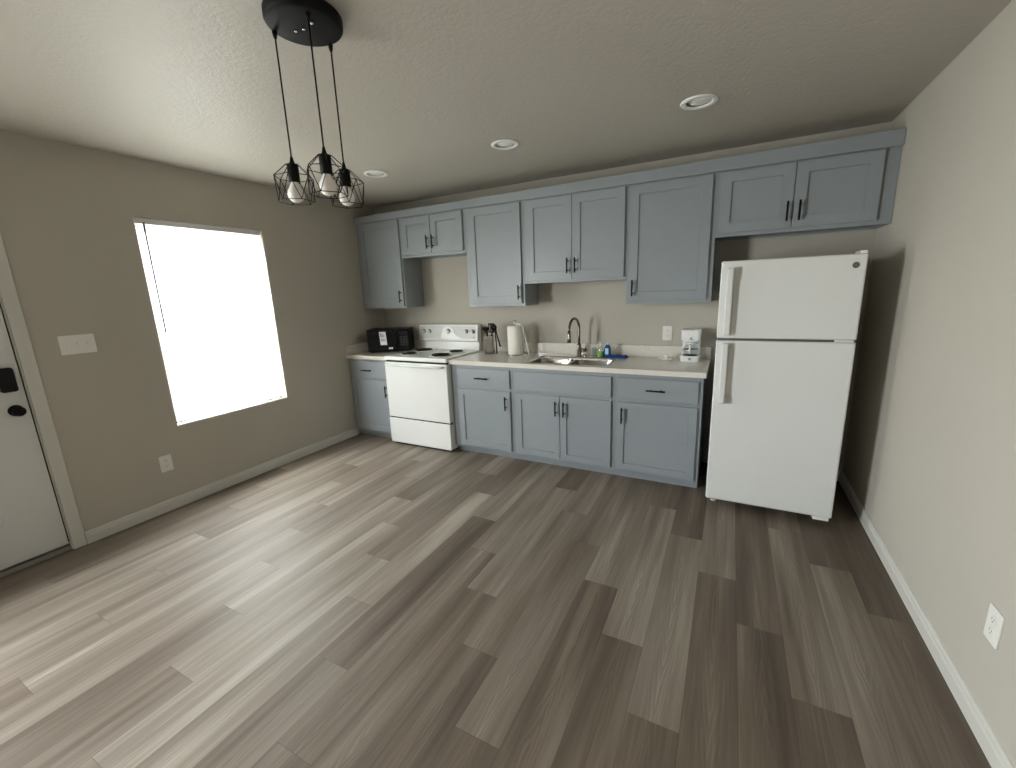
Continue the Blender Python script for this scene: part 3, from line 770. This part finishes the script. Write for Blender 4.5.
def hcv(bm): box(bm, FX-.036, FX-.004, -0.822, -0.70, 1.6545, 1.670)
part('hinge_cover', hcv, PLATE, fr, 0.004)
def mh(bm): box(bm, FX-.10, FX-.012, -0.826, -0.790, 1.167, 1.179)
part('middle_hinge', mh, PLATE, fr, 0.002)
def fgr(bm): box(bm, -FX+.02, FX-.02, -0.745, -0.7575, 0.032, 0.066)
part('base_grille', fgr, GREYD, fr)
for fx in (-FX+.05, FX-.06):
    def ffoot(bm): lathe(bm, [(0, 0), (0.022, 0), (0.022, 0.012), (0.01, 0.02), (0.01, 0.032), (0, 0.032)], (fx, -0.70, 0), 14)
    part('foot', ffoot, PLATE, fr)
def lhg(bm): box(bm, FX-.095, FX-.012, -0.822, -0.745, 0.042, 0.0665)
part('lower_hinge', lhg, PLATE, fr, 0.004)
for fx in (-FX+.05, FX-.05):
    def rfoot(bm): lathe(bm, [(0, 0), (0.02, 0), (0.02, 0.032), (0, 0.032)], (fx, -0.12, 0), 12)
    part('rear_roller', rfoot, GREYD, fr)

# ---------------------------------------------------------------- microwave
mw = thing('microwave_oven', 'black countertop microwave set at an angle in the corner', 'microwave', (0.185, -0.492, 0.914), math.radians(29))
MW, MD, MZ0, MZ1 = 0.45, 0.285, 0.012, 0.252
def mb(bm): box(bm, 0, MW, 0.022, MD, MZ0, MZ1)
part('body', mb, BLACKP, mw, 0.004)
def mdo(bm): box(bm, 0.001, 0.335, 0.0, 0.021, MZ0+.002, MZ1-.001)
mdr = part('door', mdo, BLACKP, mw, 0.003)
def mgl(bm): box(bm, 0.03, 0.275, -0.0012, 0.002, MZ0+.04, MZ1-.035)
part('door_window', mgl, mat('dark_glass', (0.005, 0.005, 0.006), 0.25, spec=0.2), mdr)
def mhd(bm):
    tube(bm, [(0.305, 0.0, 0.045), (0.305, -0.028, 0.055), (0.305, -0.030, 0.13), (0.305, -0.028, 0.205), (0.305, 0.0, 0.215)], 0.007, 10)
part('handle', mhd, BLACKP, mdr)
def mcp(bm): box(bm, 0.338, MW-.001, 0.001, 0.021, MZ0+.002, MZ1-.001)
mc = part('control_panel', mcp, BLACKP, mw, 0.003)
def mds(bm): box(bm, 0.352, 0.436, -0.0002, 0.002, 0.198, 0.226)
part('display', mds, mat('dark_display', (0.01, 0.012, 0.012), 0.1), mc)
def mkb(bm):
    for i in range(4):
        for j in range(3): box(bm, 0.354+j*.029, 0.376+j*.029, -0.0006, 0.002, 0.075+i*.027, 0.093+i*.027)
part('buttons', mkb, mat('black_buttons', (0.03, 0.03, 0.032), 0.5), mc)
def st1(bm): 
    v = [bm.verts.new(p) for p in ((0.140, -0.0016, 0.085), (0.212, -0.0016, 0.085), (0.205, -0.0016, 0.228), (0.133, -0.0016, 0.228))]; bm.faces.new(v)
    v = [bm.verts.new((a.co.x, -0.0012, a.co.z)) for a in v]; bm.faces.new(v[::-1])
stk = part('door_sticker', st1, LABEL, mdr); stk['label'] = 'white paper sticker with small grey print'
def st1p(bm):
    for z, x0_, x1_ in ((0.208, .142, .162), (0.200, .142, .180), (0.190, .143, .190), (0.182, .144, .186), (0.174, .144, .192),):
        box(bm, x0_, x1_, -0.0022, -0.0017, z, z+.004)
part('print', st1p, PRINT, stk)
def st1q(bm):
    for z, x0_, x1_ in ((0.145, .147, .196), (0.137, .148, .194), (0.129, .148, .197)): box(bm, x0_, x1_, -0.0022, -0.0017, z, z+.004)
part('print', st1q, PRINT, stk)
def st2(bm): box(bm, 0.225, 0.270, -0.0016, -0.0012, 0.038, 0.058)
part('small_sticker', st2, LABEL, mdr)
for fx, fy in ((.03, .04), (MW-.03, .04), (.03, MD-.03), (MW-.03, MD-.03)):
    def mft(bm): lathe(bm, [(0, 0), (0.010, 0), (0.010, MZ0), (0, MZ0)], (fx, fy, 0), 10)
    part('foot', mft, DARKGAP, mw)

# ---------------------------------------------------------------- utensils in canister
cn = thing('utensil_canister', 'brushed steel canister of black utensils beside the range', 'canister', (1.543, -0.20, 0.914))
def can(bm):
    r = 0.054; h = 0.178
    lathe(bm, [(0, 0), (r, 0), (r, h), (r+.0015, h+.002), (r-.001, h+.003), (r-.003, h), (r-.003, 0.004), (0, 0.004)], (0, 0, 0), 36)
part('cylinder', can, STEEL, cn)
UG = 'black cooking utensils in the steel canister'
def utensil(name, label, pts, r, head):
    t = thing(name, label, 'utensil', pts[0], 0, UG)
    o = Vector(pts[0]); pp = [tuple(Vector(p)-o) for p in pts]
    part('handle', lambda bm: tube(bm, pp, r, 8), BLACKP, t)
    part('head', lambda bm: head(bm, Vector(pp[-1])), BLACKP, t, 0.001)
def ladle_head(bm, e):
    lathe(bm, [(0.0, -0.030), (0.022, -0.026), (0.036, -0.010), (0.040, 0.008), (0.037, 0.008), (0.032, -0.008), (0.0, -0.024)], (e.x-.012, e.y-.012, e.z+.018), 20)
def turner_head(bm, e):
    for k in range(4): box(bm, e.x-.034+.019*k, e.x-.034+.019*k+.011, e.y-.003, e.y+.002, e.z-.005, e.z+.075)
    box(bm, e.x-.034, e.x+.034, e.y-.003, e.y+.002, e.z+.068, e.z+.082); box(bm, e.x-.034, e.x+.034, e.y-.003, e.y+.002, e.z-.012, e.z+.002)
def spoon_head(bm, e):
    lathe(bm, [(0.0, -0.014), (0.026, -0.010), (0.036, 0.0), (0.034, 0.006), (0.0, 0.008)], (e.x+.004, e.y, e.z+.022), 20, 'Y')
def fork_head(bm, e):
    box(bm, e.x-.022, e.x+.022, e.y-.002, e.y+.002, e.z-.004, e.z+.03)
    for k in (-.018, -.006, .006, .018): box(bm, e.x+k-.003, e.x+k+.003, e.y-.002, e.y+.002, e.z+.028, e.z+.062)
Z = 0.914+.006
utensil('ladle', 'black ladle with round bowl, in the steel canister', [(1.530, -0.222, Z), (1.543, -0.228, Z+.19), (1.545, -0.230, Z+.235)], 0.0055, ladle_head)
utensil('slotted_turner', 'black slotted turner standing in the steel canister', [(1.548, -0.168, Z), (1.550, -0.166, Z+.19), (1.552, -0.162, Z+.215)], 0.005, turner_head)
utensil('serving_spoon', 'large round black spoon leaning right in the steel canister', [(1.572, -0.205, Z), (1.584, -0.202, Z+.185), (1.594, -0.200, Z+.235)], 0.005, spoon_head)
utensil('spaghetti_fork', 'black pronged server leaning left in the steel canister', [(1.518, -0.190, Z), (1.510, -0.190, Z+.185), (1.506, -0.190, Z+.205)], 0.005, fork_head)
tg = thing('kitchen_tongs', 'black kitchen tongs hooked over the right of the steel canister', 'tongs', (1.628, -0.205, 0.914), 0, None)
def tgs(bm):
    tube(bm, [(0.0, 0.0, 0.006), (-0.004, 0, 0.12), (-0.010, 0.0, 0.20), (-0.008, 0, 0.27)], [0.008, 0.0065, 0.006, 0.005], 8)
    tube(bm, [(0.034, 0.012, 0.075), (0.024, 0.008, 0.12), (0.004, 0.002, 0.20), (-0.004, 0, 0.27)], [0.009, 0.0075, 0.006, 0.005], 8)
part('arms', tgs, BLACKP, tg)
def tgr(bm): lathe(bm, [(0, 0), (0.010, 0.002), (0.012, 0.012), (0.009, 0.022), (0, 0.026)], (-0.006, 0, 0.262), 12)
part('end_ring', tgr, BLACKP, tg)

# ---------------------------------------------------------------- paper towels
ph = thing('paper_towel_holder', 'upright paper towel holder left of the sink', 'paper towel holder', (1.835, -0.20, 0.914))
def phb(bm): lathe(bm, [(0, 0), (0.082, 0), (0.082, 0.006), (0.070, 0.010), (0.006, 0.010), (0.006, 0.305), (0.004, 0.309), (0.013, 0.316), (0.014, 0.325), (0.008, 0.333), (0, 0.335)], (0, 0, 0), 32)
part('stand', phb, CHROME, ph)
def arm(bm): tube(bm, [(0.150, -0.014, 0.006), (0.144, -0.014, 0.03), (0.114, -0.012, 0.15), (0.086, -0.010, 0.262), (0.055, -0.004, 0.296), (0.008, 0.0, 0.300)], 0.0055, 8); tube(bm, [(0.07, -0.006, 0.004), (0.150, -0.014, 0.006)], 0.0045, 8)
part('tension_arm', arm, PLATE, ph)
rl = thing('paper_towel_roll', 'full white paper towel roll standing on its holder', 'paper towels', (1.835, -0.20, 0.925))
def roll(bm): lathe(bm, [(0.020, 0.0), (0.072, 0.0), (0.0755, 0.004), (0.0755, 0.270), (0.072, 0.274), (0.020, 0.274), (0.020, 0.0)], (0, 0, 0), 48)
part('roll', roll, PAPER, rl)
def flap(bm):
    pts = [(0.0765*math.cos(a), 0.0765*math.sin(a)) for a in [-.2-k*.12 for k in range(5)]]
    A = [bm.verts.new((p[0], p[1], 0.002)) for p in pts]; B = [bm.verts.new((p[0], p[1], 0.271)) for p in pts]
    for k in range(4): bm.faces.new([A[k], A[k+1], B[k+1], B[k]])
part('loose_sheet', flap, PAPER, rl)

# ---------------------------------------------------------------- soap things by the sink
t = thing('dish_soap_bottle', 'blue dish soap bottle with white cap right of the faucet', 'bottle', (2.715, -0.14, 0.914))
def sb(bm):
    prof = [(0.0, 0.0), (0.90, 0.0), (1.0, 0.01), (1.0, 0.06), (0.92, 0.085), (0.62, 0.108), (0.35, 0.116), (0.0, 0.117)]
    rings = [[bm.verts.new((0.031*s*math.cos(2*PI*k/24), 0.019*s*math.sin(2*PI*k/24), z)) for k in range(24)] for s, z in prof[1:-1]]
    for a, b_ in zip(rings, rings[1:]):
        for k in range(24):
            f = bm.faces.new([a[k], a[(k+1) % 24], b_[(k+1) % 24], b_[k]]); f.smooth = True
    bm.faces.new(rings[0]); bm.faces.new(rings[-1])
part('bottle', sb, BLUE, t)
def sc(bm): lathe(bm, [(0, .116), (0.011, .116), (0.011, 0.128), (0.006, 0.131), (0.0055, 0.142), (0, 0.143)], (0, 0, 0), 16)
part('cap', sc, LABEL, t)
def sl_(bm): prism(bm, rrect(-0.017, 0.012, 0.030, 0.085, 0.008), -0.0198, -0.0188, 'Y')
part('pale_label', sl_, mat('pale_blue_label', (0.45, 0.66, 0.78), 0.4), t)
t = thing('soap_dispenser', 'clear bottle with pump holding green soap beside the blue soap', 'bottle', (2.655, -0.135, 0.914))
def gb(bm): lathe(bm, [(0, 0), (0.025, 0), (0.027, 0.004), (0.027, 0.075), (0.020, 0.092), (0.010, 0.097), (0.010, 0.105), (0, 0.105)], (0, 0, 0), 24)
part('bottle', gb, CLEARP, t)
def gs(bm): lathe(bm, [(0, 0.003), (0.0235, 0.003), (0.0245, 0.006), (0.0245, 0.050), (0, 0.050)], (0, 0, 0), 24)
part('liquid', gs, mat('green_soap', (0.30, 0.50, 0.06), 0.3, noise=0.1), t)
def gp(bm): lathe(bm, [(0, .104), (0.011, .104), (0.011, .116), (0.004, .118), (0.004, .132), (0, .132)], (0, 0, 0), 14); tube(bm, [(0.003, 0, .131), (-0.018, -0.012, .131), (-0.022, -0.014, .125)], 0.0035, 8)
part('pump', gp, PLATE, t)
t = thing('drinking_glass', 'small clear glass standing nearest the faucet', 'glass', (2.598, -0.135, 0.914))
def dg(bm): lathe(bm, [(0, 0), (0.022, 0), (0.026, 0.085), (0.024, 0.085), (0.0205, 0.006), (0, 0.006)], (0, 0, 0), 24)
part('tumbler', dg, CLEARP, t)
t = thing('scrub_sponge', 'green kitchen sponge standing between clear bottle and blue soap', 'sponge', (2.690, -0.11, 0.914))
def gsp(bm): box(bm, -0.012, 0.014, -0.02, 0.030, 0.0, 0.078)
part('foam', gsp, GREEN, t, 0.004)
t = thing('blue_dish_cloth', 'folded dark blue cloth lying behind the sink corner', 'cloth', (2.80, -0.13, 0.914))
def bc(bm):
    nx, ny = 12, 8; top = []
    for j in range(ny+1):
        row = []
        for i in range(nx+1):
            x = -0.085+0.17*i/nx; y = -0.045+0.09*j/ny
            e = min(i, nx-i, j, ny-j); z = (0.006 if e == 0 else 0.020)+0.004*math.sin(i*1.3+j*0.9)*(e > 0)
            row.append(bm.verts.new((x, y, z)))
        top.append(row)
    for j in range(ny):
        for i in range(nx):
            f = bm.faces.new([top[j][i], top[j][i+1], top[j+1][i+1], top[j+1][i]]); f.smooth = True
    ring = [top[0][i] for i in range(nx+1)]+[top[j][nx] for j in range(1, ny+1)]+[top[ny][i] for i in range(nx-1, -1, -1)]+[top[j][0] for j in range(ny-1, 0, -1)]
    lo = [bm.verts.new((v.co.x, v.co.y, 0.0)) for v in ring]
    for k in range(len(ring)): bm.faces.new([ring[k], lo[k], lo[(k+1) % len(ring)], ring[(k+1) % len(ring)]])
    bm.faces.new(lo)
part('folded_cloth', bc, BLUEC, t)

# ---------------------------------------------------------------- coffee maker
cm = thing('coffee_maker', 'small white drip coffee maker at the right end of the worktop', 'coffee maker', (3.392, -0.135, 0.914))
def cb_(bm): prism(bm, rrect(-0.072, 0.072, -0.075, 0.085, 0.022), 0.0, 0.048, 'Z')
cb2 = part('base', cb_, WHITE, cm, 0.004)
def hp(bm): lathe(bm, [(0, 0.0485), (0.052, 0.0485), (0.052, 0.052), (0, 0.052)], (0, -0.020, 0), 28)
part('hot_plate', hp, BLACKP, cm)
def tw(bm): prism(bm, rrect(-0.068, 0.068, 0.045, 0.085, 0.015), 0.048, 0.165, 'Z')
part('water_tank', tw, WHITE, cm, 0.003)
def hd(bm):
    rings = []
    for z, g_ in ((0.158, -0.010), (0.175, 0.0), (0.235, 0.003), (0.250, 0.004), (0.256, -0.002)):
        pts = rrect(-0.070-g_, 0.070+g_, -0.070-g_, 0.085, 0.03, 6); rings.append([bm.verts.new((p[0], p[1], z)) for p in pts])
    for a, b_ in zip(rings, rings[1:]):
        for k in range(len(a)):
            f = bm.faces.new([a[k], a[(k+1) % len(a)], b_[(k+1) % len(a)], b_[k]]); f.smooth = False
    bm.faces.new(rings[0]); bm.faces.new(rings[-1])
part('brew_head', hd, WHITE, cm)
def em(bm): lathe(bm, [(0, 0), (0.009, 0), (0.009, -0.001), (0, -0.001)], (0.005, -0.0735, 0.190), 14, 'Y'); box(bm, -0.012, 0.026, -0.0745, -0.073, 0.176, 0.180)
part('emblem', em, GREYM, cm)
cf = part('carafe', lambda bm: lathe(bm, [(0, 0.055), (0.048, 0.055), (0.056, 0.068), (0.058, 0.095), (0.046, 0.125), (0.038, 0.140), (0.036, 0.140), (0.044, 0.124), (0.055, 0.095), (0.053, 0.069), (0.046, 0.058), (0, 0.058)], (0, -0.020, 0), 28), mix_glass('carafe_glass', (0.96, 0.97, 0.97)), cm)
part('carafe_lid', lambda bm: lathe(bm, [(0, 0.140), (0.040, 0.140), (0.040, 0.148), (0.02, 0.153), (0, 0.154)], (0, -0.020, 0), 24), WHITE, cm)
def chd(bm): tube(bm, [(0.0, -0.058, 0.138), (0.0, -0.092, 0.134), (0.0, -0.100, 0.105), (0.0, -0.090, 0.078), (0.0, -0.076, 0.074)], 0.0075, 8)
part('carafe_handle', chd, WHITE, cm)
def cbd(bm): lathe(bm, [(0.0590, 0.090), (0.0592, 0.098), (0.0580, 0.099), (0.0580, 0.090), (0.0590, 0.090)], (0, -0.020, 0), 28)
part('carafe_band', cbd, CHROME, cm)
def sw(bm): box(bm, -0.010, 0.014, -0.0775, -0.074, 0.014, 0.034)
part('switch', sw, GREYM, cm, 0.001)
t = thing('power_cord', 'loosely coiled white power cord lying left of the coffee maker', 'cord', (3.205, -0.14, 0.914))
def pc(bm):
    pts = []
    for k in range(70):
        a = 2*PI*k/22; r_ = 0.052-0.006*math.sin(k*0.23); pts.append((r_*1.15*math.cos(a), r_*0.75*math.sin(a), 0.005+0.0045*(k/22)))
    pts += [(0.075, 0.0, 0.020), (0.095, 0.02, 0.025), (0.115, 0.05, 0.02)]
    tube(bm, pts, 0.0036, 6)
part('cable', pc, PLATE, t)
def plg(bm): box(bm, -0.016, 0.016, -0.012, 0.012, 0.019, 0.045); box(bm, 0.016, 0.032, -0.007, -0.005, 0.028, 0.036); box(bm, 0.016, 0.032, 0.005, 0.007, 0.028, 0.036)
part('plug', plg, PLATE, t, 0.003)

# ---------------------------------------------------------------- outlets and switch plates
def outlet(label, origin, axis, w_=0.078, h_=0.122):
    """axis: 'B' back wall, 'L' left wall, 'R' right wall. plate in its own frame, facing -Y"""
    rz = {'B': 0, 'L': PI/2, 'R': -PI/2}[axis]
    t = thing('wall_outlet', label, 'outlet', origin, rz)
    part('cover_plate', lambda bm: prism(bm, rrect(-w_/2, w_/2, -h_/2, h_/2, 0.006), -0.006, -0.0005, 'Y'), PLATE, t, 0.0015)
    for s in (-1, 1):
        def f(bm): prism(bm, rrect(-0.0165, 0.0165, s*0.0205-0.014, s*0.0205+0.014, 0.008), -0.0085, -0.0055, 'Y')
        sk = part('receptacle', f, PLATE, t, 0.0008)
        def g_(bm):
            for xx, hh in ((-0.0065, 0.0045), (0.0065, 0.0038)): box(bm, xx-.0011, xx+.0011, -0.0089, -0.008, s*0.0205-hh+.003, s*0.0205+hh+.003)
            lathe(bm, [(0, 0), (0.0024, 0), (0.0024, -0.0005), (0, -0.0005)], (0, -0.0085, s*0.0205-.0075), 8, 'Y')
        part('slots', g_, GREYD, sk)
    return t
outlet('white outlet on the back wall between sink and coffee maker', (3.193, 0, 1.122), 'B')
outlet('white outlet low on the left wall below the window', (0, -2.418, 0.364), 'L')
outlet('white outlet low on the right wall', (W, -2.071, 0.388), 'R')
outlet('white outlet on the back wall half hidden behind the microwave', (0.385, 0, 1.118), 'B')
sw_ = thing('light_switch', 'wide white three-gang switch plate beside the entry door', 'light switch', (0, -2.733, 1.294), PI/2)
part('cover_plate', lambda bm: prism(bm, rrect(-0.086, 0.086, -0.059, 0.059, 0.006), -0.006, -0.0005, 'Y'), PLATE, sw_, 0.0015)
for k in (-1, 0, 1):
    def tgl(bm): box(bm, k*0.046-.005, k*0.046+.005, -0.013, -0.005, -0.002, 0.012)
    part('toggle', tgl, PLATE, sw_, 0.001)

# ---------------------------------------------------------------- recessed lights
def downlight(x, y, label):
    t = thing('ceiling_downlight', label, 'ceiling light', (x, y, H))
    part('trim_ring', lambda bm: lathe(bm, [(0.096, -0.0005), (0.098, -0.003), (0.092, -0.009), (0.078, -0.011), (0.066, -0.006), (0.064, -0.0015), (0.096, -0.0005)], (0, 0, 0), 40), LABEL, t)
    def ln(bm): lathe(bm, [(0.0, -0.009), (0.030, -0.0085), (0.046, -0.005), (0.050, -0.002), (0.066, -0.0012)], (0.012, -0.004, 0), 32)
    part('lens', ln, LENS, t)
downlight(1.016, -1.005, 'round recessed ceiling light farthest left, nearest the pendant lamp')
downlight(2.225, -1.034, 'middle of the three round recessed ceiling lights')
downlight(3.430, -1.043, 'rightmost and largest looking recessed ceiling light')

# ---------------------------------------------------------------- pendant lamp
PC = (2.255, -2.622)
pl = thing('pendant_lamp', 'black three-cage pendant lamp hanging from a round ceiling canopy', 'pendant lamp', (PC[0], PC[1], H))
part('canopy', lambda bm: lathe(bm, [(0, -0.0005), (0.126, -0.0005), (0.129, -0.006), (0.129, -0.030), (0.125, -0.037), (0.118, -0.040), (0, -0.041)], (0, 0, 0), 56), mat('matte_black_canopy', (0.005, 0.005, 0.0055), 0.6, spec=0.15, noise=0.1), pl)
def scr(bm):
    for (sx, sy) in ((-0.037, -0.009), (-0.003, -0.002), (0.050, -0.010)):
        lathe(bm, [(0, 0), (0.006, 0), (0.005, -0.006), (0, -0.008)], (sx, sy, -0.041), 12)
part('screw', scr, CHROME, pl)
CAGE_Z = 2.022-H
for i, (px, py) in enumerate(((2.145, -2.662), (2.332, -2.670), (2.245, -2.503))):
    dx, dy = px-PC[0], py-PC[1]; rot = (0.12, 0.45, 0.9)[i]
    part('cord', lambda bm: (tube(bm, [(dx, dy, -0.040), (dx, dy, 2.035-H)], 0.0029, 8), lathe(bm, [(0, -0.062), (0.005, -0.062), (0.008, -0.050), (0.009, -0.040), (0, -0.040)], (dx, dy, 0), 12)), BLACK, pl)
    so = part('socket', lambda bm: lathe(bm, [(0, CAGE_Z+.028), (0.004, CAGE_Z+.028), (0.008, CAGE_Z+.010), (0.011, CAGE_Z+.004), (0.019, CAGE_Z), (0.0205, CAGE_Z-.004), (0.0205, CAGE_Z-.060), (0.018, CAGE_Z-.063), (0, CAGE_Z-.063)], (dx, dy, 0), 24), BLACK, pl)
    b_ = CAGE_Z-.050
    part('bulb', lambda bm: lathe(bm, [(0, b_), (0.013, b_), (0.014, b_-.016), (0.020, b_-.028), (0.0285, b_-.042), (0.0310, b_-.056), (0.028, b_-.069), (0.019, b_-.079), (0.008, b_-.0845), (0, b_-.0855)], (dx, dy, 0), 28), BULB, so)
    def cage(bm):
        def ring(r, z, off, n=6): return [(dx+r*math.cos(rot+off+2*PI*k/n), dy+r*math.sin(rot+off+2*PI*k/n), z) for k in range(n)]
        t0 = ring(0.024, CAGE_Z-.001, 0); m0 = ring(0.070, CAGE_Z-.044, 0); l0 = ring(0.066, CAGE_Z-.132, PI/6); 
        rr = 0.0015
        def seg(a, b): tube(bm, [a, b], rr, 5)
        for k in range(6):
            k2 = (k+1) % 6
            seg(t0[k], t0[k2]); seg(t0[k], m0[k]); seg(m0[k], m0[k2]); seg(m0[k], l0[k]); seg(m0[k2], l0[k]); seg(l0[k], l0[k2])
        for k in range(0, 6, 2): seg(t0[k], (dx, dy, CAGE_Z-.001))
    part('wire_cage', cage, BLACK, pl)
